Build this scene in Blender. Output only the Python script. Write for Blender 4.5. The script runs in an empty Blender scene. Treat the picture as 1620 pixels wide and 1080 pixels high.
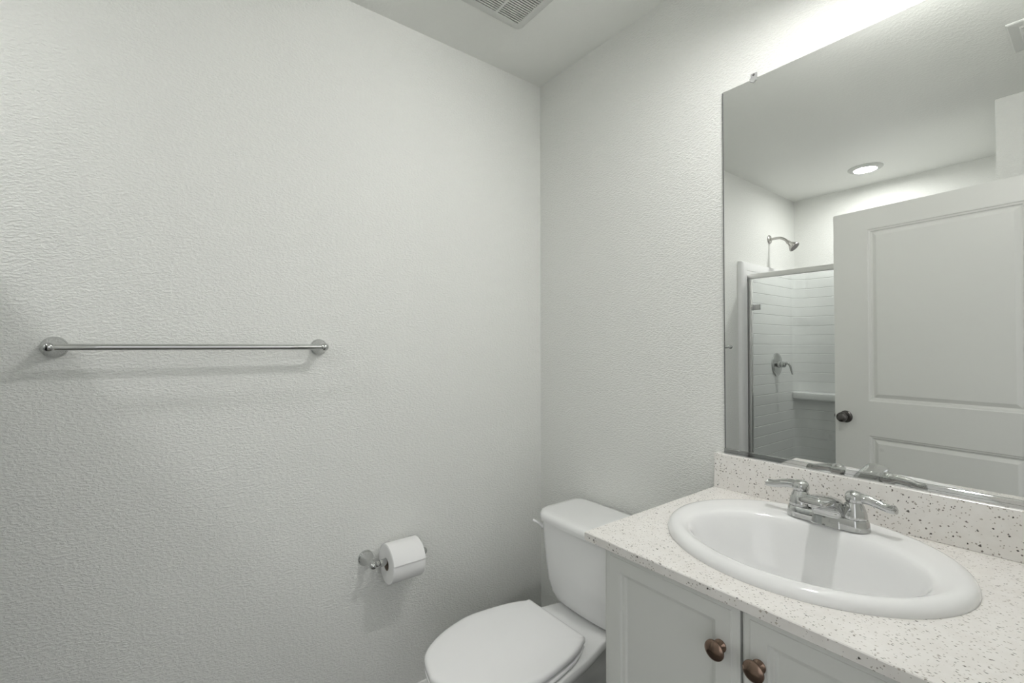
import bpy, bmesh, math, random
from mathutils import Vector, Matrix

S = bpy.context.scene
COL = S.collection
PI = math.pi
random.seed(4)

# ------------------------------------------------------------------ camera
YAW, PITCH, ROLL = 0.9192, 0.0134, -0.0013
FPX = 725.45
cam = bpy.data.cameras.new('camera')
cam.sensor_width = 36.0
cam.sensor_fit = 'HORIZONTAL'
cam.lens = FPX / 1620 * 36
cam.clip_start = 0.01
cam_o = bpy.data.objects.new('camera', cam)
COL.objects.link(cam_o)
fw = Vector((-math.sin(YAW) * math.cos(PITCH), math.cos(YAW) * math.cos(PITCH), math.sin(PITCH)))
rt = Vector((math.cos(YAW), math.sin(YAW), 0))
up = rt.cross(fw)
r2 = rt * math.cos(ROLL) + up * math.sin(ROLL)
u2 = -rt * math.sin(ROLL) + up * math.cos(ROLL)
mw = Matrix((r2, u2, -fw)).transposed().to_4x4()
mw.translation = Vector((1.5293, -1.3249, 1.2851))
cam_o.matrix_world = mw
S.camera = cam_o

# ------------------------------------------------------------------ added fill light, exposure
world = bpy.data.worlds.new('added_fill_light')
S.world = world
world.use_nodes = True
wb = world.node_tree.nodes['Background']
# added fill by the doorway, graded like a hall: bright above, dark below
wn = world.node_tree.nodes
wl = world.node_tree.links
wtc = wn.new('ShaderNodeTexCoord')
wsx = wn.new('ShaderNodeSeparateXYZ')
wrp = wn.new('ShaderNodeValToRGB')
wmr = wn.new('ShaderNodeMapRange')
wmr.inputs['From Min'].default_value = -1.0
wl.new(wtc.outputs['Generated'], wsx.inputs[0])
wl.new(wsx.outputs['Z'], wmr.inputs['Value'])
wl.new(wmr.outputs[0], wrp.inputs[0])
wl.new(wrp.outputs[0], wb.inputs[0])
for pos, col in ((0.36, (0.16, 0.157, 0.152)), (0.45, (0.88, 0.89, 0.90)), (0.55, (1.05, 1.06, 1.07)), (0.9, (1.15, 1.16, 1.17))):
    e_ = wrp.color_ramp.elements.new(pos)
    e_.color = (*col, 1)
wrp.color_ramp.elements.remove(wrp.color_ramp.elements[0])
wrp.color_ramp.elements.remove(wrp.color_ramp.elements[len(wrp.color_ramp.elements) - 1])
wb.inputs[1].default_value = 1.05
LAMP_TILT = 42
VANITY_LAMP = 660.0        # emission strength of the bulb over the vanity
CEILING_LAMP = 205.0       # emission strength of the shower downlight lens
S.view_settings.view_transform = 'Standard'
S.view_settings.look = 'None'
S.view_settings.gamma = 1
S.view_settings.use_curve_mapping = False
S.view_settings.exposure = 0.15

# ------------------------------------------------------------------ helpers
def mat(name, color, rough=0.5, metal=0.0, spec=0.5, coat=0.0):
    m = bpy.data.materials.new(name)
    m.use_nodes = True
    b = m.node_tree.nodes['Principled BSDF']
    b.inputs['Base Color'].default_value = (*color, 1)
    b.inputs['Roughness'].default_value = rough
    b.inputs['Metallic'].default_value = metal
    b.inputs['Specular IOR Level'].default_value = spec
    b.inputs['Coat Weight'].default_value = coat
    b.inputs['Coat Roughness'].default_value = 0.03
    return m

def nd(m, kind, **kw):
    n = m.node_tree.nodes.new(kind)
    for k, v in kw.items():
        setattr(n, k, v)
    return n

def lk(m, a, b):
    m.node_tree.links.new(a, b)

def bsdf(m):
    return m.node_tree.nodes['Principled BSDF']

def plaster(name, color, rough, scale, strength, dist):
    """Orange-peel sprayed paint: stretched noise driving a bump."""
    m = mat(name, color, rough)
    tc = nd(m, 'ShaderNodeTexCoord')
    mp = nd(m, 'ShaderNodeMapping')
    mp.inputs['Scale'].default_value = (1, 1, 2.0)
    lk(m, tc.outputs['Object'], mp.inputs[0])
    n1 = nd(m, 'ShaderNodeTexNoise')
    n1.inputs['Scale'].default_value = scale
    n1.inputs['Detail'].default_value = 3
    n1.inputs['Roughness'].default_value = 0.5
    n1.inputs['Distortion'].default_value = 0.5
    lk(m, mp.outputs[0], n1.inputs['Vector'])
    rmp = nd(m, 'ShaderNodeValToRGB')
    rmp.color_ramp.elements[0].position = 0.36
    rmp.color_ramp.elements[1].position = 0.68
    rmp.color_ramp.interpolation = 'EASE'
    lk(m, n1.outputs['Fac'], rmp.inputs[0])
    bp = nd(m, 'ShaderNodeBump')
    bp.inputs['Strength'].default_value = strength
    bp.inputs['Distance'].default_value = dist
    lk(m, rmp.outputs[0], bp.inputs['Height'])
    lk(m, bp.outputs[0], bsdf(m).inputs['Normal'])
    return m

def mesh_obj(name, verts, faces, m, parent=None, smooth=False, sharp=35):
    me = bpy.data.meshes.new(name)
    me.from_pydata([tuple(v) for v in verts], [], faces)
    bm = bmesh.new()
    bm.from_mesh(me)
    bmesh.ops.recalc_face_normals(bm, faces=bm.faces)
    bm.to_mesh(me)
    bm.free()
    return fin(name, me, m, parent, smooth, sharp)

def fin(name, me, m, parent=None, smooth=False, sharp=35):
    me.validate()
    if smooth:
        for p in me.polygons:
            p.use_smooth = True
        me.set_sharp_from_angle(angle=math.radians(sharp))
    o = bpy.data.objects.new(name, me)
    COL.objects.link(o)
    if m:
        me.materials.append(m)
    if parent:
        o.parent = parent
    return o

class MB:
    """Collects boxes, lofts, lathes and tubes into one mesh."""
    def __init__(self):
        self.v, self.f = [], []

    def add(self, verts, faces, M=None):
        b = len(self.v)
        self.v += [(M @ Vector(p)) if M else Vector(p) for p in verts]
        self.f += [tuple(i + b for i in q) for q in faces]
        return self

    def box(self, x0, x1, y0, y1, z0, z1, bev=0.0, seg=2, M=None):
        bm = bmesh.new()
        bmesh.ops.create_cube(bm, size=1)
        for v in bm.verts:
            v.co = Vector(((x0 + x1) / 2 + v.co.x * (x1 - x0), (y0 + y1) / 2 + v.co.y * (y1 - y0), (z0 + z1) / 2 + v.co.z * (z1 - z0)))
        if bev > 0:
            bmesh.ops.bevel(bm, geom=bm.edges[:], offset=bev, segments=seg, affect='EDGES', profile=0.5)
        bm.verts.index_update()
        self.add([v.co.copy() for v in bm.verts], [[v.index for v in f.verts] for f in bm.faces], M)
        bm.free()
        return self

    def loft(self, rings, cap0=True, cap1=True, M=None, closed=True):
        n = len(rings[0])
        vs = [p for r in rings for p in r]
        fs = []
        for i in range(len(rings) - 1):
            for j in range(n if closed else n - 1):
                k = (j + 1) % n
                fs.append((i * n + j, i * n + k, (i + 1) * n + k, (i + 1) * n + j))
        if cap0:
            fs.append(tuple(range(n))[::-1])
        if cap1:
            fs.append(tuple((len(rings) - 1) * n + j for j in range(n)))
        return self.add(vs, fs, M)

    def lathe(self, prof, n=40, M=None, cap0=True, cap1=True):
        """prof: (radius, height) along +Z."""
        rings = [[(r * math.cos(2 * PI * j / n), r * math.sin(2 * PI * j / n), h) for j in range(n)] for r, h in prof]
        return self.loft(rings, cap0, cap1, M)

    def tube(self, pts, rad, n=16, cap=True):
        """Round tube through pts; rad is one radius or one per point (a pair gives an ellipse)."""
        pts = [Vector(p) for p in pts]
        rads = rad if isinstance(rad, (list, tuple)) and len(rad) == len(pts) else [rad] * len(pts)
        rings, u = [], None
        for i, p in enumerate(pts):
            t = (pts[min(i + 1, len(pts) - 1)] - pts[max(i - 1, 0)]).normalized()
            if u is None:
                a = Vector((0, 0, 1)) if abs(t.z) < 0.9 else Vector((0, 1, 0))
                u = (a - t * a.dot(t)).normalized()
            else:
                u = (u - t * u.dot(t)).normalized()
            w = t.cross(u)
            r = rads[i]
            ru, rw = r if isinstance(r, (list, tuple)) else (r, r)
            rings.append([p + u * ru * math.cos(2 * PI * j / n) + w * rw * math.sin(2 * PI * j / n) for j in range(n)])
        return self.loft(rings, cap, cap)

    def build(self, name, m, parent=None, smooth=True, sharp=35):
        return mesh_obj(name, self.v, self.f, m, parent, smooth, sharp)

def tag(o, label=None, cat=None, group=None, kind=None):
    if label: o['label'] = label
    if cat: o['category'] = cat
    if group: o['group'] = group
    if kind: o['kind'] = kind
    return o

def empty(name, loc, rz=0.0):
    o = bpy.data.objects.new(name, None)
    COL.objects.link(o)
    o.empty_display_size = 0.05
    o.location = loc
    o.rotation_euler = (0, 0, rz)
    return o

def struct(o, label=None, cat=None):
    return tag(o, label, cat, kind='structure')

AX_X = Matrix.Rotation(PI / 2, 4, 'Y')          # lathe axis +Z -> +X
AX_NY = Matrix.Rotation(PI / 2, 4, 'X')         # lathe axis +Z -> -Y

def T(x, y, z):
    return Matrix.Translation((x, y, z))

def smooth_path(pts, k=6):
    """Catmull-Rom through pts."""
    P = [Vector(p) for p in pts]
    out = []
    for i in range(len(P) - 1):
        a, b, c, d = P[max(i - 1, 0)], P[i], P[i + 1], P[min(i + 2, len(P) - 1)]
        for s in range(k):
            t = s / k
            out.append(0.5 * ((2 * b) + (c - a) * t + (2 * a - 5 * b + 4 * c - d) * t * t + (3 * b - a - 3 * c + d) * t ** 3))
    out.append(P[-1])
    return out

# ------------------------------------------------------------------ materials
WALL_C = (0.815, 0.825, 0.795)
m_wall = plaster('wall_paint', WALL_C, 0.36, 105, 0.42, 0.0035)
m_ceil = plaster('ceiling_paint', (0.87, 0.88, 0.85), 0.5, 85, 0.16, 0.003)
m_trim = mat('trim_paint', (0.80, 0.805, 0.78), 0.35)
m_door = mat('door_paint', (0.78, 0.785, 0.755), 0.38)
m_cab = mat('cabinet_paint', (0.76, 0.77, 0.74), 0.36)
m_dark = mat('shadow_gap', (0.03, 0.03, 0.03), 0.8)
m_porc = mat('white_porcelain', (0.86, 0.865, 0.86), 0.10, coat=0.4)
m_seat = mat('white_plastic', (0.90, 0.90, 0.90), 0.22)
m_sink = mat('sink_porcelain', (0.92, 0.922, 0.92), 0.10, coat=0.4)
m_acryl = mat('white_acrylic', (0.80, 0.805, 0.80), 0.16)
m_chrome = mat('chrome', (0.57, 0.575, 0.57), 0.04, 1.0)
m_alu = mat('satin_aluminium', (0.78, 0.78, 0.765), 0.32, 1.0)
m_nickel = mat('brushed_nickel', (0.50, 0.49, 0.47), 0.25, 1.0)
m_pewter = mat('dark_pewter', (0.13, 0.125, 0.12), 0.28, 1.0)
m_bronze = mat('oil_rubbed_bronze', (0.25, 0.175, 0.135), 0.2, 1.0)
m_paper = mat('tissue_paper', (0.86, 0.86, 0.855), 0.95, spec=0.1)
m_core = mat('cardboard_core', (0.32, 0.27, 0.22), 0.9)
m_vent = mat('vent_plastic', (0.66, 0.67, 0.645), 0.45)
m_seal_shade = mat('grey_seal_and_shade', (0.12, 0.12, 0.12), 0.6)  # shower seal, and the painted shade line on the mirror edge

def mirror_material():
    m = mat('mirror_silver', (0.86, 0.87, 0.855), 0.0, 1.0)
    # faint dried water spots low on the glass
    tc = nd(m, 'ShaderNodeTexCoord')
    vo = nd(m, 'ShaderNodeTexVoronoi')
    vo.inputs['Scale'].default_value = 26
    vo.inputs['Randomness'].default_value = 1
    lk(m, tc.outputs['Object'], vo.inputs['Vector'])
    nz = nd(m, 'ShaderNodeTexNoise')
    nz.inputs['Scale'].default_value = 120
    lk(m, tc.outputs['Object'], nz.inputs['Vector'])
    wob = nd(m, 'ShaderNodeMath', operation='MULTIPLY_ADD')
    lk(m, nz.outputs['Fac'], wob.inputs[0])
    wob.inputs[1].default_value = 0.10
    lk(m, vo.outputs['Distance'], wob.inputs[2])
    sp = nd(m, 'ShaderNodeMapRange')
    sp.inputs['From Min'].default_value = 0.22
    sp.inputs['From Max'].default_value = 0.13
    lk(m, wob.outputs[0], sp.inputs['Value'])
    sepc = nd(m, 'ShaderNodeSeparateColor')
    lk(m, vo.outputs['Color'], sepc.inputs[0])
    pick = nd(m, 'ShaderNodeMath', operation='GREATER_THAN')
    lk(m, sepc.outputs[0], pick.inputs[0])
    pick.inputs[1].default_value = 0.62
    sx = nd(m, 'ShaderNodeSeparateXYZ')
    lk(m, tc.outputs['Object'], sx.inputs[0])
    low = nd(m, 'ShaderNodeMapRange')
    low.inputs['From Min'].default_value = 0.16
    low.inputs['From Max'].default_value = 0.0
    lk(m, sx.outputs['Z'], low.inputs['Value'])
    a = nd(m, 'ShaderNodeMath', operation='MULTIPLY')
    lk(m, sp.outputs[0], a.inputs[0]); lk(m, pick.outputs[0], a.inputs[1])
    b = nd(m, 'ShaderNodeMath', operation='MULTIPLY')
    lk(m, a.outputs[0], b.inputs[0]); lk(m, low.outputs[0], b.inputs[1])
    c = nd(m, 'ShaderNodeMath', operation='MULTIPLY')
    lk(m, b.outputs[0], c.inputs[0]); c.inputs[1].default_value = 0.22
    dif = nd(m, 'ShaderNodeBsdfDiffuse')
    dif.inputs[0].default_value = (0.8, 0.8, 0.78, 1)
    mix = nd(m, 'ShaderNodeMixShader')
    out = m.node_tree.nodes['Material Output']
    lk(m, c.outputs[0], mix.inputs[0]); lk(m, bsdf(m).outputs[0], mix.inputs[1]); lk(m, dif.outputs[0], mix.inputs[2])
    lk(m, mix.outputs[0], out.inputs['Surface'])
    return m
m_mirror = mirror_material()
m_edge = mat('glass_edge', (0.50, 0.53, 0.51), 0.2)

def glass_material(name, tint):
    m = bpy.data.materials.new(name)
    m.use_nodes = True
    nt = m.node_tree
    nt.nodes.remove(nt.nodes['Principled BSDF'])
    tr = nd(m, 'ShaderNodeBsdfTransparent')
    tr.inputs[0].default_value = (*tint, 1)
    gl = nd(m, 'ShaderNodeBsdfGlossy')
    gl.inputs['Roughness'].default_value = 0.0
    fr = nd(m, 'ShaderNodeFresnel')
    fr.inputs[0].default_value = 1.45
    mx = nd(m, 'ShaderNodeMixShader')
    lk(m, fr.outputs[0], mx.inputs[0]); lk(m, tr.outputs[0], mx.inputs[1]); lk(m, gl.outputs[0], mx.inputs[2])
    lk(m, mx.outputs[0], nt.nodes['Material Output'].inputs['Surface'])
    return m
m_glass = glass_material('clear_glass', (0.97, 0.985, 0.975))
m_clip = mat('frosted_plastic', (0.90, 0.91, 0.90), 0.15)
bsdf(m_clip).inputs['Transmission Weight'].default_value = 0.55

def quartz_material():
    """Off-white stone with grey and brown angular flecks of several sizes."""
    m = mat('speckled_quartz', (0.8, 0.78, 0.74), 0.22)
    tc = nd(m, 'ShaderNodeTexCoord')
    base = nd(m, 'ShaderNodeTexNoise')
    base.inputs['Scale'].default_value = 45
    base.inputs['Detail'].default_value = 4
    lk(m, tc.outputs['Object'], base.inputs['Vector'])
    br = nd(m, 'ShaderNodeValToRGB')
    br.color_ramp.elements[0].position = 0.35
    br.color_ramp.elements[0].color = (0.86, 0.835, 0.80, 1)
    br.color_ramp.elements[1].position = 0.65
    br.color_ramp.elements[1].color = (0.90, 0.88, 0.85, 1)
    lk(m, base.outputs['Fac'], br.inputs[0])
    cur = br.outputs[0]
    for scale, keep, size, col, seed, stretch in ((85, 0.70, 0.20, (0.22, 0.20, 0.18), 0.0, 1.3), (90, 0.60, 0.24, (0.50, 0.46, 0.41), 3.1, 2.3),
                                                  (120, 0.60, 0.28, (0.38, 0.35, 0.31), 7.7, 1.9), (200, 0.70, 0.34, (0.45, 0.41, 0.37), 11.3, 1.5),
                                                  (130, 0.86, 0.34, (0.07, 0.065, 0.06), 17.9, 2.4), (48, 0.90, 0.20, (0.12, 0.11, 0.10), 21.0, 1.9)):
        mp = nd(m, 'ShaderNodeMapping')
        mp.inputs['Location'].default_value = (seed, seed * 0.7, seed * 1.3)
        mp.inputs['Rotation'].default_value = (seed, seed * 2, seed * 3)
        mp.inputs['Scale'].default_value = (1, stretch, 1)
        lk(m, tc.outputs['Object'], mp.inputs[0])
        wn = nd(m, 'ShaderNodeTexNoise')
        wn.inputs['Scale'].default_value = scale * 2.2
        lk(m, mp.outputs[0], wn.inputs['Vector'])
        vo = nd(m, 'ShaderNodeTexVoronoi')
        vo.inputs['Scale'].default_value = scale
        vo.distance = 'MANHATTAN'
        lk(m, mp.outputs[0], vo.inputs['Vector'])
        ad = nd(m, 'ShaderNodeMath', operation='MULTIPLY_ADD')
        lk(m, wn.outputs['Fac'], ad.inputs[0])
        ad.inputs[1].default_value = 0.35
        lk(m, vo.outputs['Distance'], ad.inputs[2])
        th = nd(m, 'ShaderNodeMapRange')
        th.inputs['From Min'].default_value = size + 0.21
        th.inputs['From Max'].default_value = size + 0.15
        lk(m, ad.outputs[0], th.inputs['Value'])
        sc = nd(m, 'ShaderNodeSeparateColor')
        lk(m, vo.outputs['Color'], sc.inputs[0])
        gt = nd(m, 'ShaderNodeMath', operation='GREATER_THAN')
        lk(m, sc.outputs[1], gt.inputs[0])
        gt.inputs[1].default_value = keep
        ml = nd(m, 'ShaderNodeMath', operation='MULTIPLY')
        lk(m, th.outputs[0], ml.inputs[0]); lk(m, gt.outputs[0], ml.inputs[1])
        mx = nd(m, 'ShaderNodeMix', data_type='RGBA')
        lk(m, ml.outputs[0], mx.inputs[0])
        lk(m, cur, mx.inputs[6])
        mx.inputs[7].default_value = (*col, 1)
        cur = mx.outputs[2]
    lk(m, cur, bsdf(m).inputs['Base Color'])
    return m
m_quartz = quartz_material()

def emit_material(name, color, strength):
    m = bpy.data.materials.new(name)
    m.use_nodes = True
    nt = m.node_tree
    nt.nodes.remove(nt.nodes['Principled BSDF'])
    e = nd(m, 'ShaderNodeEmission')
    e.inputs[0].default_value = (*color, 1)
    e.inputs[1].default_value = strength
    lk(m, e.outputs[0], nt.nodes['Material Output'].inputs['Surface'])
    return m
m_bulb = emit_material('lit_bulb', (1.0, 0.99, 0.975), VANITY_LAMP)
m_lens = emit_material('lit_lens', (1.0, 0.995, 0.985), CEILING_LAMP)

def floor_material():
    m = mat('vinyl_plank', (0.2, 0.2, 0.19), 0.45)
    tc = nd(m, 'ShaderNodeTexCoord')
    bk = nd(m, 'ShaderNodeTexBrick')
    bk.inputs['Scale'].default_value = 1.0
    bk.inputs['Brick Width'].default_value = 0.9
    bk.inputs['Row Height'].default_value = 0.15
    bk.inputs['Mortar Size'].default_value = 0.002
    bk.inputs['Color1'].default_value = (0.15, 0.145, 0.135, 1)
    bk.inputs['Color2'].default_value = (0.18, 0.175, 0.16, 1)
    bk.inputs['Mortar'].default_value = (0.08, 0.08, 0.075, 1)
    lk(m, tc.outputs['Object'], bk.inputs['Vector'])
    lk(m, bk.outputs['Color'], bsdf(m).inputs['Base Color'])
    return m
m_floor = floor_material()

# ------------------------------------------------------------------ the room
H = 2.44          # ceiling
XR = 1.49         # right wall, with the doorway the camera stands in
YF = -1.775       # wall beside the shower
XS = 1.207        # right end of the shower alcove
YB = -2.6756      # back of the shower alcove
TH = 0.115

def wall(name, *boxes, m=None, label=None):
    b = MB()
    for q in boxes:
        b.box(*q)
    return struct(b.build(name, m or m_wall, smooth=False), label, 'wall')

wall('wall_left', (-TH, 0, YB - TH, TH, 0, H))
wall('wall_back', (0, XR + TH, 0, TH, 0, H))
DY0, DY1, DH = -1.59, -0.69, 2.035
wall('wall_right', (XR, XR + TH, DY1, 0, 0, H), (XR, XR + TH, YF - TH, DY0, 0, H), (XR, XR + TH, DY0, DY1, DH, H))
wall('wall_front', (XS, XR, YF - TH, YF, 0, H))
wall('wall_shower_side', (XS, XS + TH, YB - TH, YF - TH, 0, H))
wall('wall_shower_back', (0, XS, YB - TH, YB, 0, H))
b = MB(); b.box(-TH, XR + TH + 1.2, YB - TH, TH, H, H + 0.1)
struct(b.build('ceiling', m_ceil, smooth=False), None, 'ceiling')
b = MB(); b.box(-TH, XR + TH + 1.2, YB - TH, TH, -0.08, 0)
struct(b.build('floor', m_floor, smooth=False), None, 'floor')

def baseboard(name, pts, normal):
    """Moulded profile swept along a straight wall."""
    prof = [(0, 0), (0.014, 0), (0.014, 0.052), (0.012, 0.056), (0.012, 0.062), (0.009, 0.066), (0.009, 0.072), (0.004, 0.080), (0, 0.083)]
    bmb = MB()
    n = Vector(normal)
    bmb.loft([[Vector(p) + n * a + Vector((0, 0, h)) for a, h in prof] for p in pts])
    return struct(bmb.build(name, m_trim, smooth=False), None, 'baseboard')

baseboard('baseboard_back', [(0, 0, 0), (0.834, 0, 0)], (0, -1, 0))
baseboard('baseboard_left', [(0, -1.765, 0), (0, -0.014, 0)], (1, 0, 0))
baseboard('baseboard_front', [(XS + 0.01, YF, 0), (XR, YF, 0)], (0, 1, 0))

# doorway lining and casing
b = MB()
b.box(XR - 0.001, XR + TH + 0.001, DY1 - 0.018, DY1, 0, DH)
b.box(XR - 0.001, XR + TH + 0.001, DY0, DY0 + 0.006, 0, DH)
b.box(XR - 0.001, XR + TH + 0.001, DY0, DY1, DH - 0.010, DH)
struct(b.build('trim_1', m_trim, smooth=False), None, 'door frame')

# ------------------------------------------------------------------ panelled faces (doors)
def panel_face(mb, W, Hh, panels, prof, M, y0=0.0):
    """Front face in local XZ (facing -Y) with recessed panels. prof: (inset, depth) rings."""
    xs = sorted({0, W} | {p[0] for p in panels} | {p[1] for p in panels})
    zs = sorted({0, Hh} | {p[2] for p in panels} | {p[3] for p in panels})
    for i in range(len(xs) - 1):
        for k in range(len(zs) - 1):
            cx, cz = (xs[i] + xs[i + 1]) / 2, (zs[k] + zs[k + 1]) / 2
            if any(p[0] < cx < p[1] and p[2] < cz < p[3] for p in panels):
                continue
            mb.add([(xs[i], y0, zs[k]), (xs[i + 1], y0, zs[k]), (xs[i + 1], y0, zs[k + 1]), (xs[i], y0, zs[k + 1])], [(0, 1, 2, 3)], M)
    for x0, x1, z0, z1 in panels:
        rings = [[(x0 + a, y0 + d, z0 + a), (x1 - a, y0 + d, z0 + a), (x1 - a, y0 + d, z1 - a), (x0 + a, y0 + d, z1 - a)] for a, d in prof]
        mb.loft(rings, False, True, M)

# ------------------------------------------------------------------ bathroom door, standing open against the wall beside the shower
DA = 0.110
DW, DTOP, DBOT, DT = 0.900, 2.019, 0.012, 0.035
hinge = (0.583 + DW * math.cos(DA), -1.68 + DW * math.sin(DA), 0)
# local: x runs from the free edge to the hinge, -y is the face towards the mirror
door = empty('door_1', (0.583, -1.68, 0), DA)
struct(door, 'two panel grey painted door standing open, seen in the mirror', 'door')
mb = MB()
panels = [(0.160, 0.735, 1.000, 1.910), (0.160, 0.735, 0.23, 0.818)]
panels = [(a, b_, c - DBOT, d - DBOT) for a, b_, c, d in panels]
prof = [(0, 0), (0.004, 0.0035), (0.011, 0.005), (0.015, 0.011), (0.020, 0.012), (0.038, 0.0035), (0.041, 0.0035)]
FLIP = T(0, 0, DBOT) @ Matrix.Diagonal((1, -1, 1, 1))
panel_face(mb, DW, DTOP - DBOT, panels, prof, FLIP)                                            # face at y = 0 looking +y
panel_face(mb, DW, DTOP - DBOT, panels, prof, T(0, -DT, DBOT))                                 # other face
h = DTOP - DBOT
for q in (((0, 0, 0), (DW, 0, 0), (DW, -DT, 0), (0, -DT, 0)), ((0, 0, h), (DW, 0, h), (DW, -DT, h), (0, -DT, h)),
          ((0, 0, 0), (0, 0, h), (0, -DT, h), (0, -DT, 0)), ((DW, 0, 0), (DW, 0, h), (DW, -DT, h), (DW, -DT, 0))):
    mb.add([(x, y, z + DBOT) for x, y, z in q], [(0, 1, 2, 3)])
dl = mb.build('door_leaf', m_door, door, smooth=False)
knob_prof = [(0.0, 0.062), (0.012, 0.0615), (0.020, 0.058), (0.0255, 0.051), (0.0265, 0.044), (0.0235, 0.037), (0.016, 0.031), (0.0115, 0.027), (0.011, 0.014), (0.014, 0.011)]
rose_prof = [(0.0, 0.011), (0.018, 0.010), (0.026, 0.008), (0.0315, 0.004), (0.0325, 0.0)]
for side in (1, -1):
    R = T(0.052, 0 if side > 0 else -DT, 0.905) @ Matrix.Rotation(-side * PI / 2, 4, 'X')
    kb = MB(); kb.lathe(knob_prof[::-1], 36, R, False, True)
    kb.lathe(rose_prof[::-1], 36, R, True, True)
    tag(kb.build('door_knob', m_pewter, door), 'dark pewter round door knob')
kb = MB(); kb.box(-0.0015, 0.001, -DT / 2 - 0.012, -DT / 2 + 0.012, 0.878, 0.932, 0.0006, 1)
kb.box(-0.010, 0, -DT / 2 - 0.006, -DT / 2 + 0.006, 0.896, 0.914, 0.002, 2)
kb.build('latch', m_pewter, door)
for z in (0.25, 1.02, 1.80):
    hb = MB(); hb.tube([(DW + 0.004, 0.004, z - 0.045), (DW + 0.004, 0.004, z + 0.045)], 0.0055, 12)
    hb.box(DW - 0.03, DW + 0.002, -0.001, 0.0015, z - 0.045, z + 0.045)
    hb.build('hinge', m_pewter, door)

# ------------------------------------------------------------------ wall mirror
MX0, MX1, MZ0, MZ1 = 0.8327, 1.462, 0.980, 2.0411
mir = empty('wall_mirror', (MX0, 0, MZ0))
tag(mir, 'large frameless wall mirror standing on the speckled backsplash', 'mirror')
W_, H_ = MX1 - MX0, MZ1 - MZ0
b = MB(); b.box(0, W_, -0.0055, -0.0012, 0, H_)
b.build('glass_sheet', m_edge, mir, smooth=False)
e = 0.0016
b = MB(); b.add([(e, -0.006, e), (W_ - e, -0.006, e), (W_ - e, -0.006, H_ - e), (e, -0.006, H_ - e),
                 (0, -0.0054, 0), (W_, -0.0054, 0), (W_, -0.0054, H_), (0, -0.0054, H_)],
                [(0, 1, 2, 3), (4, 5, 1, 0), (5, 6, 2, 1), (6, 7, 3, 2), (7, 4, 0, 3)])
b.build('silvered_face', m_mirror, mir, smooth=False)
b = MB(); b.box(0.0, 0.0026, -0.0063, -0.0058, 0.0, H_ - 0.003)  # dark strip standing in for the shade line at the glass edge
b.build('edge_shade_line', m_seal_shade, mir, smooth=False)
b = MB()      # J shaped chrome channel under the glass
b.box(-0.001, W_ + 0.001, -0.0092, -0.0002, -0.0072, -0.0006)
b.box(-0.001, W_ + 0.001, -0.0092, -0.0068, -0.0006, 0.0085, 0.0006, 1)
b.box(-0.001, W_ + 0.001, -0.0085, -0.0062, 0.0085, 0.0095)
tag(b.build('bottom_channel', m_chrome, mir, smooth=False), 'slim chrome channel along the bottom edge')
cl = MB()
cl.box(0.081, 0.099, -0.0035, 0.0, H_ + 0.0005, H_ + 0.018, 0.0012, 2)
cl.add([(0.081, -0.0062, H_ + 0.002), (0.099, -0.0062, H_ + 0.002), (0.099, -0.0062, H_ - 0.005), (0.090, -0.0062, H_ - 0.011), (0.081, -0.0062, H_ - 0.005),
        (0.081, -0.0095, H_ + 0.002), (0.099, -0.0095, H_ + 0.002), (0.099, -0.0095, H_ - 0.005), (0.090, -0.0095, H_ - 0.011), (0.081, -0.0095, H_ - 0.005)],
       [(0, 1, 2, 3, 4), (5, 6, 7, 8, 9), (0, 1, 6, 5), (1, 2, 7, 6), (2, 3, 8, 7), (3, 4, 9, 8), (4, 0, 5, 9)])
cl.box(0.081, 0.099, -0.0095, -0.0005, H_ + 0.0006, H_ + 0.003)
clip = tag(cl.build('mirror_clip', m_clip, mir, smooth=False), 'clear plastic clip on the top edge')
sc = MB(); sc.lathe([(0.0034, 0.0), (0.0034, 0.0008), (0.002, 0.0016), (0, 0.0018)], 16, T(0.090, -0.0036, H_ + 0.0125) @ AX_NY)
tag(sc.build('screw', m_pewter, clip), 'dark screw head')

# ------------------------------------------------------------------ countertop with an oval cut-out, backsplash
CX0, CX1, CY0, ZC, CT = 0.806, 1.486, -0.5696, 0.8732, 0.0195
SCX, SCY, SA, SB = 1.130, -0.275, 0.265, 0.235          # sink rim
ICX, ICY, IA, IB = 1.135, -0.313, 0.205, 0.153          # bowl opening

def counter():
    A = [2 * PI * i / 96 for i in range(96)]
    for x, y in ((CX0, CY0), (CX1, CY0), (CX1, -0.001), (CX0, -0.001)):
        A.append(math.atan2(y - SCY, x - SCX) % (2 * PI))
    A = sorted(set(A))
    inner, outer = [], []
    for a in A:
        c, s = math.cos(a), math.sin(a)
        ia, ib = SA - 0.025, SB - 0.025
        r = 1 / math.sqrt((c / ia) ** 2 + (s / ib) ** 2)
        inner.append((SCX + r * c, SCY + r * s))
        t = min([((CX1 if c > 0 else CX0) - SCX) / c if abs(c) > 1e-9 else 9, ((-0.001 if s > 0 else CY0) - SCY) / s if abs(s) > 1e-9 else 9])
        outer.append((SCX + t * c, SCY + t * s))
    ch = 0.0015
    def shr(p, d):
        x, y = p
        return (min(max(x, CX0 + d), CX1 - d), min(max(y, CY0 + d), -0.001 - d))
    ring = lambda pts, z, d=0: [(*shr(p, d), z) for p in pts]
    rings = [ring(inner, ZC - CT), ring(outer, ZC - CT, ch), ring(outer, ZC - CT + ch), ring(outer, ZC - ch), ring(outer, ZC, ch), ring(inner, ZC), ring(inner, ZC - CT)]
    mb = MB(); mb.loft(rings, False, False)
    return mb.build('countertop', m_quartz, smooth=False)
ct = tag(counter(), 'white quartz countertop with grey flecks on the vanity cabinet', 'countertop')
b = MB(); b.box(CX0 + 0.0, CX1, -0.0205, -0.0005, ZC, 0.9728, 0.0012, 1)
b.build('backsplash', m_quartz, ct, smooth=False)

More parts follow.
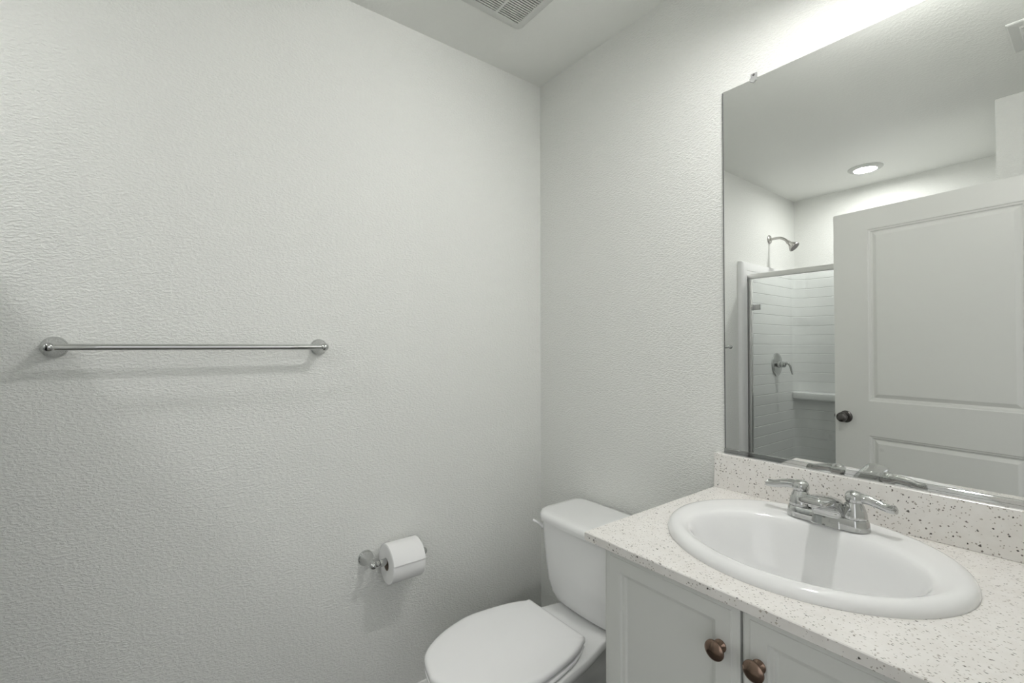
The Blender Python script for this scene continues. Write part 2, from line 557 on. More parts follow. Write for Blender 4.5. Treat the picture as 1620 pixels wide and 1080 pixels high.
# ------------------------------------------------------------------ drop-in sink
def ell(cx, cy, a, b_, z, n=96):
    return [(cx + a * math.cos(2 * PI * j / n), cy + b_ * math.sin(2 * PI * j / n), z) for j in range(n)]

def lerp(a, b_, t):
    return a + (b_ - a) * t
zr = ZC
rings = []
for da, z in ((0.0, 0.0), (0.0005, 0.004), (-0.001, 0.009), (-0.004, 0.0135), (-0.009, 0.0175), (-0.016, 0.0195), (-0.024, 0.0200)):
    rings.append(ell(SCX, SCY, SA + da, SB + da, zr + z))
r0, r1 = (SCX, SCY, SA - 0.024, SB - 0.024), (ICX, ICY, IA + 0.012, IB + 0.012)
for t, z in ((0.35, 0.0192), (0.7, 0.0180), (1.0, 0.0165)):
    q = [lerp(u, w, t) for u, w in zip(r0, r1)]
    rings.append(ell(*q, zr + z))
for da, z in ((0.007, 0.0145), (0.002, 0.0095), (-0.003, 0.001), (-0.008, -0.012), (-0.014, -0.03), (-0.024, -0.06), (-0.038, -0.09), (-0.060, -0.115), (-0.088, -0.132), (-0.118, -0.142)):
    rings.append(ell(ICX, ICY, IA + da, lerp(IB + da, IB * (IA + da) / IA, min(1, max(0, -da / 0.06))), zr + z))
for ra, rb, z in ((0.052, 0.044, -0.1475), (0.034, 0.032, -0.1495), (0.020, 0.019, -0.1500)):
    rings.append(ell(ICX, ICY, ra, rb, zr + z))
# outside of the bowl, under the counter
rings2 = [ell(ICX, ICY, 0.035, 0.033, zr - 0.165), ell(ICX, ICY, 0.13, 0.09, zr - 0.155), ell(ICX, ICY, 0.18, 0.132, zr - 0.10), ell(ICX, ICY, 0.205, 0.153, zr - 0.03),
          ell(SCX, SCY, SA - 0.035, SB - 0.035, zr + 0.004), ell(SCX, SCY, SA - 0.006, SB - 0.006, zr)]
mb = MB(); mb.loft(rings2 + rings, True, True)
sink = tag(mb.build('sink', m_sink, sharp=60), 'white oval porcelain drop-in sink set in the speckled countertop', 'sink')
b = MB(); b.lathe([(0.031, 0.0), (0.031, 0.003), (0.026, 0.0045), (0.020, 0.003), (0.018, 0.004), (0.0, 0.006)], 40, T(ICX, ICY, zr - 0.1505))
tag(b.build('drain', m_chrome, sink), 'chrome drain')

# ------------------------------------------------------------------ faucet
FX, FY, FZ = 1.132, -0.128, zr + 0.0188
fau = empty('faucet', (FX, FY, FZ))
tag(fau, 'chrome two handle faucet on the back rim of the oval sink', 'faucet')
def stadium(hw, hd, z, n=40, flat=0.0):
    out = []
    for j in range(n):
        a = 2 * PI * j / n
        c, s = math.cos(a), math.sin(a)
        out.append(((hw - hd) * (1 if c >= 0 else -1) + hd * c, hd * s, z))
    return out
mb = MB()
mb.loft([stadium(0.081, 0.0285, 0), stadium(0.081, 0.0285, 0.004), stadium(0.0795, 0.027, 0.014), stadium(0.0780, 0.0258, 0.0205), stadium(0.0765, 0.0245, 0.0235), stadium(0.072, 0.021, 0.0245)])
mb.build('base_plate', m_chrome, fau, sharp=50)
def spout_ring(y, z, w, hgt, tilt):
    """Flattened section, crowned on top, standing across the spout's run."""
    out = []
    for j in range(36):
        a = 2 * PI * j / 36
        c, s_ = math.cos(a), math.sin(a)
        px = w * (1 if c >= 0 else -1) * abs(c) ** (0.75 if s_ >= 0 else 0.35)
        pz = hgt * (1 if s_ >= 0 else -0.8) * abs(s_) ** (0.9 if s_ >= 0 else 0.4)
        out.append((px, y - pz * math.sin(tilt), z + pz * math.cos(tilt)))
    return out
mb = MB()
mb.loft([[(x + 0.006, y, z) for x, y, z in spout_ring(*q)] for q in ((0.000, 0.001, 0.035, 0.0385, -1.5), (0.000, 0.019, 0.0335, 0.0365, -1.35), (-0.004, 0.031, 0.0320, 0.0310, -1.12), (-0.012, 0.041, 0.0308, 0.0240, -0.88), (-0.027, 0.0505, 0.0293, 0.0165, -0.58),
         (-0.047, 0.0572, 0.0280, 0.0125, -0.34), (-0.072, 0.0625, 0.0267, 0.0108, -0.18), (-0.098, 0.0665, 0.0258, 0.0100, -0.12), (-0.106, 0.0675, 0.0248, 0.0088, -0.12), (-0.109, 0.0678, 0.0225, 0.0062, -0.12))])
spout = mb.build('spout', m_chrome, fau, sharp=50)
b = MB(); b.lathe([(0.010, 0), (0.010, 0.006), (0.007, 0.006), (0, 0.0055)], 20, T(0.006, -0.090, 0.0535))
b.build('aerator', m_chrome, spout)
for sx in (-1, 1):
    hx = sx * 0.0525
    hd = MB()
    hd.lathe([(0.0235, 0.0240), (0.0240, 0.0265), (0.0232, 0.032), (0.0215, 0.040), (0.0185, 0.049), (0.0158, 0.055), (0.0150, 0.0575)], 40, T(hx, 0, 0))
    hub = hd.build('hub', m_chrome, fau)
    lv = MB()
    lv.lathe([(0.0150, 0.0575), (0.0172, 0.060), (0.0178, 0.066), (0.0165, 0.073), (0.0125, 0.0785), (0.0060, 0.0810), (0.0, 0.0815)], 36, T(hx, 0, 0))
    pth = smooth_path([(hx + sx * 0.004, 0, 0.067), (hx + sx * 0.020, -0.001, 0.0685), (hx + sx * 0.038, -0.003, 0.0655), (hx + sx * 0.056, -0.005, 0.061), (hx + sx * 0.068, -0.006, 0.0605), (hx + sx * 0.0735, -0.0065, 0.062)], 5)
    n = len(pth)
    rr = []
    for i in range(n):
        t = i / (n - 1)
        rz_ = lerp(0.0112, 0.0086, min(1, t * 1.6))
        ry_ = lerp(0.0110, 0.0075, min(1, t * 2.2)) if t < 0.45 else lerp(0.0078, 0.0120, min(1, (t - 0.45) / 0.35))
        if t > 0.94: ry_ *= 0.6; rz_ *= 0.6
        rr.append((rz_, ry_))
    lv.tube(pth, rr, 18)
    lv.build('lever_handle', m_chrome, fau, sharp=60)

# ------------------------------------------------------------------ vanity cabinet
KX0, KX1, KYF, KTOP = 0.834, 1.458, -0.530, ZC - CT - 0.0005
cab = empty('vanity_cabinet', (KX0, KYF, 0))
tag(cab, 'pale grey two door vanity cabinet with bronze knobs under the countertop', 'cabinet')
Wc, Dc = KX1 - KX0, -KYF - 0.004
mb = MB()
mb.box(0, 0.016, 0, Dc, 0.0, KTOP)
mb.box(Wc - 0.016, Wc, 0, Dc, 0.0, KTOP)
mb.box(0.016, Wc - 0.016, Dc - 0.008, Dc, 0.1, KTOP)
mb.box(0.016, Wc - 0.016, 0.02, Dc - 0.008, 0.1, 0.116)
mb.box(0.016, Wc - 0.016, 0.07, 0.085, 0.0, 0.1)
# face frame
mb.box(-0.001, 0.036, -0.0005, 0.019, 0.1, KTOP)
mb.box(Wc - 0.036, Wc + 0.001, -0.0005, 0.019, 0.1, KTOP)
mb.box(0.036, Wc - 0.036, -0.0005, 0.019, KTOP - 0.035, KTOP)
mb.box(0.036, Wc - 0.036, -0.0005, 0.019, 0.1, 0.135)
mb.build('cabinet_body', m_cab, cab, smooth=False)
cprof = [(0, 0), (0.002, 0.0055), (0.0085, 0.0065), (0.0105, 0.0115), (0.0125, 0.012)]
for i, (dx0, dx1, kx) in enumerate(((0.848, 1.1415, 1.110), (1.1465, 1.444, 1.175))):
    w = dx1 - dx0
    z0, z1 = 0.122, 0.8495
    hgt = z1 - z0
    dm = MB()
    e1, e2 = 0.004, 0.013
    M = T(dx0 - KX0, -0.0205, z0)
    # moulded outer edge: body, step, raised frame
    dm.loft([[(0, 0.020, 0), (w, 0.020, 0), (w, 0.020, hgt), (0, 0.020, hgt)], [(0, 0.005, 0), (w, 0.005, 0), (w, 0.005, hgt), (0, 0.005, hgt)],
             [(e1, 0.0025, e1), (w - e1, 0.0025, e1), (w - e1, 0.0025, hgt - e1), (e1, 0.0025, hgt - e1)],
             [(e2, 0.0015, e2), (w - e2, 0.0015, e2), (w - e2, 0.0015, hgt - e2), (e2, 0.0015, hgt - e2)],
             [(e2 + 0.001, 0, e2 + 0.001), (w - e2 - 0.001, 0, e2 + 0.001), (w - e2 - 0.001, 0, hgt - e2 - 0.001), (e2 + 0.001, 0, hgt - e2 - 0.001)]], True, False, M)
    q = e2 + 0.001
    st = 0.041
    panel_face(dm, w - 2 * q, hgt - 2 * q, [(st - q, w - st - q, st - q, hgt - st - q)], cprof, M @ T(q, 0, q))
    dr = dm.build('door', m_cab, cab, smooth=False)
    kb = MB()
    kb.lathe([(0.0105, 0.0), (0.0108, 0.002), (0.0085, 0.0045), (0.0062, 0.008), (0.0065, 0.013), (0.0105, 0.0165), (0.0158, 0.0185), (0.0172, 0.0205), (0.0168, 0.0228), (0.0135, 0.0258), (0.007, 0.0275), (0, 0.028)], 40,
             T(kx - KX0, -0.0206, 0.768) @ AX_NY)
    tag(kb.build('knob', m_bronze, dr), 'round brown bronze knob')

# ------------------------------------------------------------------ toilet
TX = 0.443
toi = empty('toilet', (TX, 0, 0))
tag(toi, 'white two piece toilet with closed lid between wall and vanity', 'toilet')

def rrect(hw, y0, y1, r, z, n=10, bow=0.0):
    """Rounded rectangle; bow pushes the front (y0) edge out in the middle. r: corner radius or (front, back)."""
    rf, rb = r if isinstance(r, tuple) else (r, r)
    pts = []
    for cx, cy, a0, rr in ((hw - rf, y0 + rf, -PI / 2, rf), (hw - rb, y1 - rb, 0, rb), (-hw + rb, y1 - rb, PI / 2, rb), (-hw + rf, y0 + rf, PI, rf)):
        for k in range(n + 1):
            a = a0 + PI / 2 * k / n
            pts.append([cx + rr * math.cos(a), cy + rr * math.sin(a), z])
    # subdivide the front edge so that it can bow
    m = 8
    a, c = pts[-1], pts[0]
    for k in range(1, m):
        t = k / m
        pts.append([a[0] + (c[0] - a[0]) * t, a[1] + (c[1] - a[1]) * t, z])
    for p in pts:
        if p[1] < (y0 + y1) / 2:
            p[1] -= bow * (1 - (p[0] / hw) ** 2) * min(1, ((y0 + y1) / 2 - p[1]) / ((y1 - y0) / 2))
    return [tuple(p) for p in pts]

TB = -0.018
mb = MB()
tank = [(0.118, -0.185, -0.045, 0.028, 0.384), (0.135, -0.196, -0.036, 0.035, 0.388), (0.152, -0.206, -0.030, 0.042, 0.400), (0.168, -0.213, -0.026, 0.046, 0.425), (0.180, -0.219, -0.023, 0.048, 0.465),
        (0.187, -0.223, -0.021, 0.048, 0.53), (0.192, -0.227, -0.020, 0.048, 0.60), (0.195, -0.230, -0.020, 0.048, 0.668)]
mb.loft([rrect(hw, y0, y1, (r, 0.02), z, bow=0.012) for hw, y0, y1, r, z in tank])
mb.build('tank', m_porc, toi, sharp=50)
mb = MB()
lid = [(0.196, -0.232, -0.018, 0.05, 0.6690), (0.203, -0.240, -0.014, 0.056, 0.671), (0.204, -0.2415, -0.013, 0.058, 0.682), (0.2025, -0.240, -0.0135, 0.058, 0.691), (0.198, -0.235, -0.016, 0.056, 0.6975), (0.188, -0.225, -0.022, 0.05, 0.7010), (0.170, -0.205, -0.035, 0.04, 0.7020)]
mb.loft([rrect(hw, y0, y1, (r, 0.035), z, bow=0.014) for hw, y0, y1, r, z in lid])
mb.build('tank_lid', m_porc, toi, sharp=60)
# flush lever on the left front shoulder of the tank
mb = MB()
mb.lathe([(0.014, 0), (0.014, 0.004), (0.011, 0.007), (0, 0.008)], 28, T(-0.1855, -0.190, 0.637) @ Matrix.Rotation(-math.radians(100), 4, 'Y') @ Matrix.Rotation(0, 4, 'X'))
pth = smooth_path([(-0.186, -0.196, 0.622), (-0.193, -0.206, 0.628), (-0.197, -0.217, 0.638), (-0.202, -0.226, 0.646), (-0.209, -0.233, 0.6505), (-0.214, -0.238, 0.652)], 5)
n = len(pth)
mb.tube(pth, [(lerp(0.009, 0.0045, min(1, 2 * i / n)), lerp(0.0065, 0.0085, i / n) if i < n - 2 else 0.005) for i in range(n)], 16)
mb.build('flush_lever', m_seat, toi, sharp=60)

def seat_outline(y_back, y_front, hw_back, hw, y_wide, n=60, cut=0.012):
    """Elongated seat: straight back edge, widest at y_wide, round nose."""
    right = []
    ctrl = [(hw_back, y_back), (lerp(hw_back, hw, 0.62), lerp(y_back, y_wide, 0.38)), (hw, y_wide), (hw * 0.965, lerp(y_wide, y_front, 0.28)), (hw * 0.80, lerp(y_wide, y_front, 0.62)), (hw * 0.50, lerp(y_wide, y_front, 0.89)), (0.0, y_front)]
    sp = smooth_path([(x, y, 0) for x, y in ctrl], 6)
    right = [(p.x, p.y) for p in sp]
    return right + [(-x, y) for x, y in right[-2::-1]]

def inset(pts, d, cy):
    """Shrinks an outline towards (0, cy)."""
    out = []
    n = len(pts)
    for i in range(n):
        a, b_, c = pts[i - 1], pts[i], pts[(i + 1) % n]
        tx, ty = c[0] - a[0], c[1] - a[1]
        L = math.hypot(tx, ty) or 1
        nx, ny = -ty / L, tx / L
        if nx * (0 - b_[0]) + ny * (cy - b_[1]) < 0: nx, ny = -nx, -ny
        out.append((b_[0] + nx * d, b_[1] + ny * d))
    return out

o1 = [(x - 0.006, y) for x, y in seat_outline(-0.315, -0.762, 0.127, 0.178, -0.51)]
mb = MB()
def ringz(pts, z): return [(x, y, z) for x, y in pts]
mb.loft([ringz(inset(o1, 0.012, -0.5), 0.4035), ringz(inset(o1, 0.003, -0.5), 0.4045), ringz(o1, 0.409), ringz(o1, 0.418), ringz(inset(o1, 0.002, -0.5), 0.4225), ringz(inset(o1, 0.007, -0.5), 0.4255),
         ringz(inset(o1, 0.016, -0.5), 0.4270)] + [ringz([(x * k, -0.53 + (y + 0.53) * k) for x, y in inset(o1, 0.016, -0.5)], 0.4270 + 0.003 * (1 - k)) for k in (0.8, 0.5, 0.2, 0.02)])
mb.build('seat_lid', m_seat, toi, sharp=60)
o2 = [(x - 0.006, y) for x, y in seat_outline(-0.315, -0.760, 0.123, 0.179, -0.51)]
hole = [(x * 0.62, -0.525 + (y + 0.525) * 0.66) for x, y in o2]
mb = MB()
mb.loft([ringz(hole, 0.384), ringz(inset(o2, 0.012, -0.5), 0.3845), ringz(inset(o2, 0.003, -0.5), 0.3865), ringz(o2, 0.389), ringz(o2, 0.394), ringz(inset(o2, 0.005, -0.5), 0.3985), ringz(inset(o2, 0.015, -0.5), 0.4003), ringz(hole, 0.4005), ringz(hole, 0.384)], False, False)
mb.build('seat', m_seat, toi, sharp=60)
for sx in (-1, 1):
    b = MB(); b.box(sx * 0.075 - 0.018, sx * 0.075 + 0.018, -0.322, -0.290, 0.381, 0.404, 0.005, 3)
    b.build('seat_hinge', m_seat, toi)
# bowl: rim and deck, narrowing to the pedestal foot
def bowl_ring(hw_back, hw, y_back, y_front, y_wide, z):
    ctrl = [(hw_back, y_back), (lerp(hw_back, hw, 0.25), lerp(y_back, y_wide, 0.33)), (lerp(hw_back, hw, 0.72), lerp(y_back, y_wide, 0.66)), (hw, y_wide), (hw * 0.95, lerp(y_wide, y_front, 0.30)), (hw * 0.78, lerp(y_wide, y_front, 0.62)), (hw * 0.48, lerp(y_wide, y_front, 0.88)), (0.0, y_front)]
    sp = smooth_path([(x, y, 0) for x, y in ctrl], 6)
    r = [(p.x, p.y, z) for p in sp]
    back = [(hw_back * t, y_back, z) for t in (-0.66, -0.33, 0, 0.33, 0.66)]
    return r + [(-x, y, z) for x, y, z in r[-2::-1]] + back
mb = MB()
BR = [(0.100, 0.095, -0.09, -0.60, -0.38, 0.0), (0.098, 0.092, -0.09, -0.595, -0.38, 0.02), (0.085, 0.088, -0.10, -0.585, -0.38, 0.10), (0.078, 0.098, -0.10, -0.60, -0.40, 0.18), (0.078, 0.125, -0.085, -0.65, -0.43, 0.25), (0.088, 0.152, -0.06, -0.70, -0.46, 0.305),
      (0.0850, 0.166, -0.045, -0.735, -0.49, 0.338), (0.0930, 0.172, -0.036, -0.748, -0.50, 0.350), (0.0985, 0.174, -0.032, -0.752, -0.50, 0.356), (0.1000, 0.175, -0.031, -0.753, -0.50, 0.364), (0.0995, 0.1745, -0.0315, -0.7525, -0.50, 0.377), (0.0975, 0.1725, -0.0335, -0.7505, -0.50, 0.3805), (0.0930, 0.168, -0.038, -0.746, -0.50, 0.382), (0.0830, 0.155, -0.05, -0.73, -0.50, 0.3822)]
mb.loft([bowl_ring(*q) for q in BR])
mb.build('bowl', m_porc, toi, sharp=60)

# ------------------------------------------------------------------ towel bar on the left wall
def bell_post(M, length, big=0.0255):
    mb = MB()
    mb.lathe([(big, 0.0), (big, 0.003), (big * 0.96, 0.0055), (big * 0.88, 0.007), (big * 0.84, 0.0085), (big * 0.72, 0.018), (big * 0.52, 0.030), (big * 0.40, 0.041), (0.0095, length - 0.016)], 40, M, True, False)
    R = 0.0125
    for_ball = [(R * math.sin(a), length - R * math.cos(a)) for a in [PI * (0.22 + 0.78 * k / 14) for k in range(15)]]
    mb.lathe([(0.0095, length - 0.016)] + for_ball, 32, M, False, True)
    return mb
tb = empty('towel_bar', (0, -1.23, 1.2875))
tag(tb, 'long horizontal chrome towel bar on the textured left wall', 'towel bar')
for sy in (-1, 1):
    bell_post(T(0, sy * 0.299, 0) @ AX_X, 0.0685).build('mounting_post', m_chrome, tb, sharp=50)
b = MB(); b.tube([(0.0685, -0.293, 0), (0.0685, 0.293, 0)], 0.0078, 24)
b.build('bar', m_chrome, tb)

# ------------------------------------------------------------------ toilet paper holder and roll
HY0, HY1, HZ = -0.778, -0.600, 0.582
hol = empty('toilet_paper_holder', (0, (HY0 + HY1) / 2, HZ))
tag(hol, 'chrome two post toilet paper holder low on the left wall', 'toilet paper holder')
hw = (HY1 - HY0) / 2
for sy in (-1, 1):
    bell_post(T(0, sy * hw, 0) @ AX_X, 0.0715, 0.0255).build('mounting_post', m_chrome, hol, sharp=50)
b = MB()
b.lathe([(0.0050, 0.008), (0.0085, 0.011), (0.0085, 0.015), (0.0065, 0.017), (0.0065, 0.020), (0.0115, 0.022), (0.0120, 0.05), (0.0120, 2 * hw - 0.05), (0.0115, 2 * hw - 0.022), (0.0065, 2 * hw - 0.020), (0.0065, 2 * hw - 0.017), (0.0085, 2 * hw - 0.015), (0.0085, 2 * hw - 0.011), (0.0050, 2 * hw - 0.008)], 32,
        T(0.0715, hw, 0) @ AX_NY)
b.build('roller', m_chrome, hol)
RR, RC, RLEN = 0.0625, 0.0205, 0.112
roll = empty('toilet_paper_roll', (0.0715, -0.7345, HZ - 0.0084))
tag(roll, 'white toilet paper roll hanging on the chrome holder', 'toilet paper')
AY = Matrix.Rotation(-PI / 2, 4, 'X')      # lathe axis +Z -> +Y
b = MB(); b.lathe([(RC, 0), (RC + 0.001, -0.0005), (RR - 0.002, -0.0003), (RR, 0.0015), (RR, RLEN - 0.0015), (RR - 0.002, RLEN), (RC, RLEN)], 72, AY, False, False)
b.lathe([(RC, 0), (RC, RLEN)], 72, AY, False, False)
b.build('paper', m_paper, roll, sharp=40)
b = MB(); b.lathe([(RC - 0.0002, 0.0005), (RC - 0.0002, RLEN - 0.0005), (RC - 0.0012, RLEN - 0.0005), (RC - 0.0012, 0.0005), (RC - 0.0002, 0.0005)], 48, AY, False, False)
tag(b.build('cardboard_core', m_core, roll), 'brown cardboard core')
# loose outer sheet, its cut edge across the front
mb = MB()
rings = []
for k in range(41):
    a = math.radians(lerp(185, 12, k / 40))
    lift = 0.0008 + (0.0032 * max(0, (k - 30) / 10) ** 2)
    rings.append([(math.cos(a) * (RR + r), y, math.sin(a) * (RR + r)) for r, y in ((lift, 0.001), (lift + 0.0010, 0.001), (lift + 0.0010, RLEN - 0.001), (lift, RLEN - 0.001))])
mb.loft(rings)
mb.build('loose_sheet', m_paper, roll, sharp=40)

# ------------------------------------------------------------------ exhaust fan grille in the ceiling
FX0, FX1, FY0, FY1 = 0.236, 0.566, -0.634, -0.304
fan = empty('exhaust_fan', ((FX0 + FX1) / 2, (FY0 + FY1) / 2, H))
tag(fan, 'square white ceiling exhaust fan with slotted grille', 'exhaust fan')
hw = (FX1 - FX0) / 2
mb = MB()
fr = 0.036
def rr2(s, z, r=0.022):
    return [(x, y, z) for x, y, _ in rrect(s, -s, s, min(r, s * 0.4), 0)]
mb.loft([rr2(hw, -0.0005), rr2(hw, -0.006), rr2(hw - 0.006, -0.013), rr2(hw - 0.020, -0.017, 0.018), rr2(hw - fr, -0.018, 0.004), rr2(hw - fr, -0.004, 0.004)], False, False)
mb.build('grille_frame', m_vent, fan, sharp=50)
g = hw - fr
b = MB(); b.box(-g, g, -g, g, -0.004, -0.002)
b.build('dark_opening', m_dark, fan, smooth=False)
NS = 28
pit = 2 * g / NS
for i in range(NS + 1):
    x = -g + i * pit
    x0, x1 = max(-g, x - pit * 0.25), min(g, x + pit * 0.25)
    b = MB(); b.box(x0, x1, -g, g, -0.0175, -0.0145)
    b.build('slat', m_vent, fan, smooth=False)
for y in (0.037, -0.052):
    b = MB(); b.box(-g, g, y - 0.004, y + 0.004, -0.0176, -0.006)
    b.build('cross_rib', m_vent, fan, smooth=False)

# ------------------------------------------------------------------ air register in the ceiling (seen in the mirror)
reg = empty('ceiling_register', (1.384, -1.209, H))
tag(reg, 'white louvered air register in the ceiling, seen at the mirror top', 'air vent')
mb = MB()
def rect(hx, hy, z): return [(-hx, -hy, z), (hx, -hy, z), (hx, hy, z), (-hx, hy, z)]
mb.loft([rect(0.077, 0.124, -0.0005), rect(0.077, 0.124, -0.004), rect(0.073, 0.120, -0.007), rect(0.047, 0.094, -0.009), rect(0.047, 0.094, -0.001)], False, False)
mb.build('register_frame', m_vent, reg, smooth=False)
b = MB(); b.box(-0.047, 0.047, -0.094, 0.094, -0.0022, -0.0008)
b.build('dark_opening', m_dark, reg, smooth=False)
for i in range(9):
    y = -0.084 + 0.021 * i
    b = MB(); b.box(-0.047, 0.047, -0.0065, 0.0065, -0.0007, 0.0007, M=T(0, y, -0.0075) @ Matrix.Rotation(math.radians(35), 4, 'X'))
    b.build('louver', m_vent, reg, smooth=False)

# ------------------------------------------------------------------ recessed light over the shower (seen in the mirror)
def ceiling_light(x, y, lens_mat, label):
    can = empty('ceiling_light', (x, y, H))
    tag(can, label, 'ceiling light')
    b = MB(); b.lathe([(0.092, 0.0), (0.092, -0.003), (0.088, -0.007), (0.072, -0.013), (0.062, -0.014), (0.060, -0.010)], 64, None, False, False)
    b.build('trim_ring', m_vent, can)
    b = MB(); b.lathe([(0.0605, -0.0105), (0.045, -0.0115), (0.02, -0.012), (0.0, -0.012)], 64, None, False, True)
    tag(b.build('lens', lens_mat, can), 'glowing white lens')
ceiling_light(0.572, -2.285, m_lens, 'round lit ceiling light over the shower, seen in the mirror')

# lamp over the vanity, its added shade tilted to dim the wall above the mirror (out of frame, the room's main light)
vl = empty('vanity_light', (1.16, -0.27, H))
tag(vl, 'unseen lamp with an added metal shade hanging over the vanity in front of the mirror', 'lamp')
b = MB(); b.lathe([(0.055, 0.0), (0.055, -0.006), (0.050, -0.012), (0.012, -0.016), (0.008, -0.020), (0.008, -0.045), (0.0, -0.045)], 40, None, True, True)
b.build('canopy', m_nickel, vl)
TILT = T(0, 0, -0.045) @ Matrix.Rotation(math.radians(-LAMP_TILT), 4, 'X') @ T(0, 0, -0.065)
b = MB(); b.lathe([(0.014, 0.066), (0.026, 0.064), (0.044, 0.046), (0.058, 0.022), (0.064, 0.0), (0.062, 0.0), (0.056, 0.020), (0.042, 0.043), (0.024, 0.060), (0.0, 0.062)], 40, TILT, True, True)
b.build('added_lamp_shade', m_vent, vl)
b = MB(); b.lathe([(0.026 * math.sin(a), 0.000 - 0.026 * math.cos(a)) for a in [PI * k / 16 for k in range(14)]] + [(0.013, 0.036), (0.013, 0.060)], 32, TILT, True, True)
b.build('bulb', m_bulb, vl)

# ------------------------------------------------------------------ shower: surround, pan, glass, fittings (all seen in the mirror)
SZ0, SZ1 = 0.09, 1.866
sur = empty('shower_surround', (0, YB, 0))
tag(sur, 'glossy white tile pattern shower surround in the alcove behind the glass', 'shower surround')
plan = [(0.0, -1.766), (0.012, -1.767), (0.022, -1.772), (0.028, -1.782), (0.030, -1.795), (0.030, -1.835), (0.020, -1.845), (0.020, -2.555)]
for k in range(1, 9):
    a = PI / 2 * k / 8
    plan.append((0.020 + 0.095 * (1 - math.cos(a)), -2.560 - 0.095 * math.sin(a)))
plan.append((XS - 0.020 - 0.095, -2.655))
for k in range(1, 9):
    a = PI / 2 * k / 8
    plan.append((XS - 0.020 - 0.095 * (1 - math.sin(a)), -2.655 + 0.095 * (1 - math.cos(a))))
plan += [(XS - 0.020, -1.845), (XS - 0.030, -1.835), (XS - 0.030, -1.795), (XS - 0.027, -1.782), (XS - 0.02, -1.7765), (XS, -1.776)]
nrm = []
for i, p in enumerate(plan):
    a, c = plan[max(0, i - 1)], plan[min(len(plan) - 1, i + 1)]
    tx, ty = c[0] - a[0], c[1] - a[1]
    L = math.hypot(tx, ty)
    nrm.append((-ty / L, tx / L))
levels = [(SZ0, 0)]
z = 0.165
PITCH_T = 0.0718
z = 1.7362 - 23 * PITCH_T
while z < SZ1 - 0.02:
    levels += [(z - 0.0035, 0), (z - 0.0012, 0.0022), (z + 0.0012, 0.0022), (z + 0.0035, 0)]
    z += PITCH_T
levels += [(SZ1 - 0.006, 0), (SZ1 - 0.002, 0.002), (SZ1, 0.006)]
flat = {i for i in range(len(plan)) if plan[i][1] > -1.84}
rings = []
for z, d in levels:
    dd = lambda i: (d if i not in flat or z > SZ1 - 0.01 else 0)
    rings.append([(plan[i][0] - nrm[i][0] * -dd(i) * -1, plan[i][1] - nrm[i][1] * dd(i), z) for i in range(len(plan))])
mb = MB(); mb.loft(rings, False, False, closed=False)
# top ledge back to the wall
top = rings[-1]
back = [(0.0005 if p[0] < 0.3 else (XS - 0.0005 if p[0] > XS - 0.3 else p[0]), max(p[1], YB + 0.0005) if 0.12 < p[0] < XS - 0.12 else p[1], SZ1) for p in top]
back = [(min(max(x, 0.0005), XS - 0.0005), (YB + 0.0005 if -2.7 < y < -2.6 else y), zz) for x, y, zz in back]
mb.loft([top, back], False, False, closed=False)
for i in range(len(mb.v)):
    mb.v[i] = mb.v[i] - Vector((0, YB, 0))
mb.build('wall_panel', m_acryl, sur, smooth=True, sharp=28)
b = MB(); b.box(0.021, XS - 0.021, 0.0195, 0.115, 0.890, 0.943, 0.010, 3)
b.build('shelf', m_acryl, sur)
pan = MB()
def prr_(x0, x1, y0, y1, z): return [(x0, y0, z), (x1, y0, z), (x1, y1, z), (x0, y1, z)]
pan.loft([prr_(0.002, XS - 0.002, YB + 0.002, -1.80, 0.0), prr_(0.002, XS - 0.002, YB + 0.002, -1.80, 0.088), prr_(0.035, XS - 0.035, YB + 0.035, -1.90, 0.088), prr_(0.06, XS - 0.06, YB + 0.06, -1.92, 0.03), prr_(0.5, 0.7, -2.35, -2.2, 0.022)], True, True)
tag(pan.build('shower_pan', m_acryl, smooth=False), 'white acrylic shower floor pan under the glass', 'shower pan')

GY = -1.868
enc = empty('shower_door', (0, GY, 0))
tag(enc, 'framed clear glass shower door with satin metal header', 'shower door')
b = MB(); b.box(0.0205, XS - 0.0205, -0.018, 0.018, 1.748, 1.780, 0.004, 3)
b.build('header_rail', m_alu, enc)
for x0, x1 in ((0.0208, 0.046), (XS - 0.046, XS - 0.0208)):
    b = MB(); b.box(x0, x1, -0.014, 0.014, 0.098, 1.748, 0.002, 2)
    jm = b.build('jamb', m_alu, enc)
b = MB(); b.box(0.0205, 0.0235, 0.0145, 0.0185, 0.098, 1.748)
b.build('seal', m_seal_shade, enc, smooth=False)
b = MB(); b.box(0.0205, XS - 0.0205, -0.016, 0.016, 0.0885, 0.105, 0.003, 2)
b.build('bottom_rail', m_alu, enc)
b = MB(); b.box(0.050, 0.62, -0.003, 0.003, 0.112, 1.742)
tag(b.build('glass_door', m_glass, enc, smooth=False), 'clear glass door panel')
b = MB(); b.box(0.626, XS - 0.047, -0.003, 0.003, 0.105, 1.748)
b.build('fixed_glass', m_glass, enc, smooth=False)
for z in (0.35, 1.555):
    b = MB(); b.box(0.040, 0.056, -0.009, 0.0095, z - 0.020, z + 0.020, 0.002, 2); b.box(0.052, 0.100, -0.008, 0.008, z - 0.018, z + 0.018, 0.002, 2)
    b.build('hinge', m_chrome, enc)

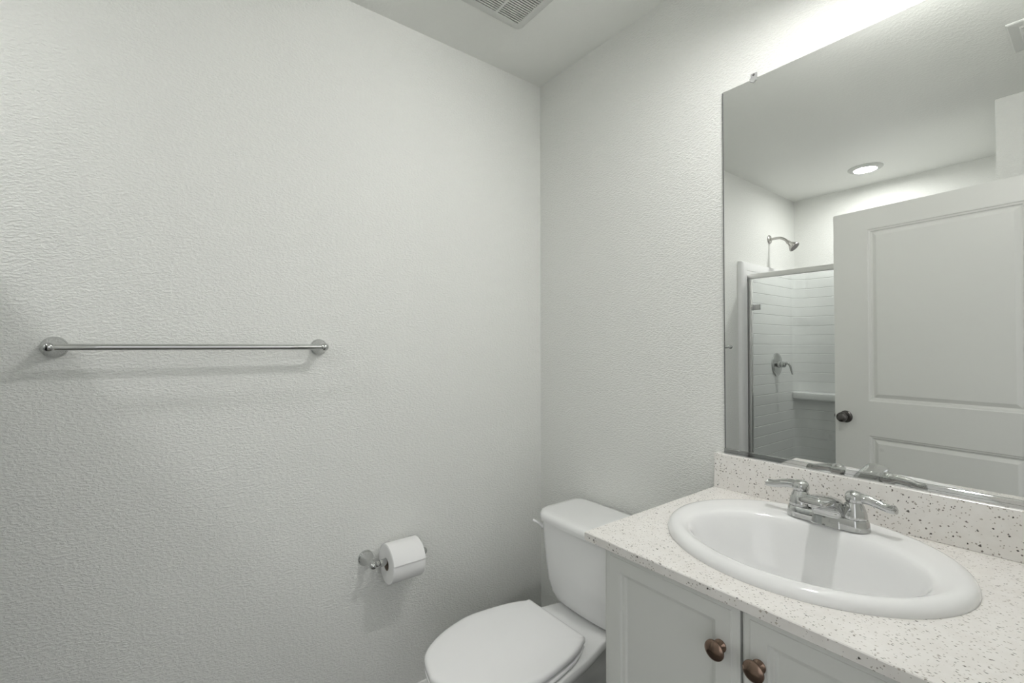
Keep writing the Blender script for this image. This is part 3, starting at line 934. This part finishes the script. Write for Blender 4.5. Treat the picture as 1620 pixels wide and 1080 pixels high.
sh = empty('showerhead', (0, -2.2405, 2.078))
tag(sh, 'small chrome shower head on a bent arm above the surround', 'shower head')
b = MB(); b.lathe([(0.033, 0), (0.033, 0.002), (0.029, 0.007), (0.018, 0.011), (0.011, 0.012)], 36, AX_X, True, True)
b.build('flange', m_nickel, sh)
pth = smooth_path([(0.005, 0, 0), (0.04, 0, 0.001), (0.075, 0, -0.002), (0.105, 0, -0.018), (0.128, 0, -0.042)], 6)
b = MB(); b.tube(pth, 0.0095, 16)
b.build('arm', m_nickel, sh)
ang = math.radians(135)
b = MB(); b.lathe([(0.010, -0.012), (0.013, -0.004), (0.014, 0.006), (0.013, 0.012), (0.016, 0.018), (0.026, 0.034), (0.036, 0.050), (0.0385, 0.056), (0.0375, 0.060), (0.033, 0.061)], 36, T(0.128, 0, -0.042) @ Matrix.Rotation(ang, 4, 'Y'), True, False)
hd = b.build('spray_head', m_nickel, sh)
b = MB(); b.lathe([(0.0335, 0.0605), (0.0, 0.0595)], 36, T(0.128, 0, -0.042) @ Matrix.Rotation(ang, 4, 'Y'), False, True)
b.build('spray_face', m_pewter, hd)

sv = empty('shower_valve', (0.0205, -2.295, 1.159))
tag(sv, 'round chrome shower valve with single lever handle on tiled wall', 'shower valve')
b = MB(); b.lathe([(0.085, 0), (0.085, 0.003), (0.080, 0.007), (0.060, 0.012), (0.030, 0.015), (0.026, 0.016), (0.024, 0.030), (0.020, 0.032)], 48, AX_X, True, True)
b.build('escutcheon', m_chrome, sv)
b = MB(); b.lathe([(0.019, 0.033), (0.022, 0.036), (0.0225, 0.050), (0.019, 0.060), (0.010, 0.066), (0, 0.067)], 32, AX_X)
pth = smooth_path([(0.050, 0, 0.004), (0.066, -0.002, 0.010), (0.082, -0.004, 0.006), (0.092, -0.006, -0.015), (0.097, -0.008, -0.045), (0.103, -0.010, -0.070)], 6)
n = len(pth)
b.tube(pth, [(lerp(0.012, 0.005, i / n), lerp(0.012, 0.010, i / n)) for i in range(n)], 16)
b.build('lever_handle', m_chrome, sv)
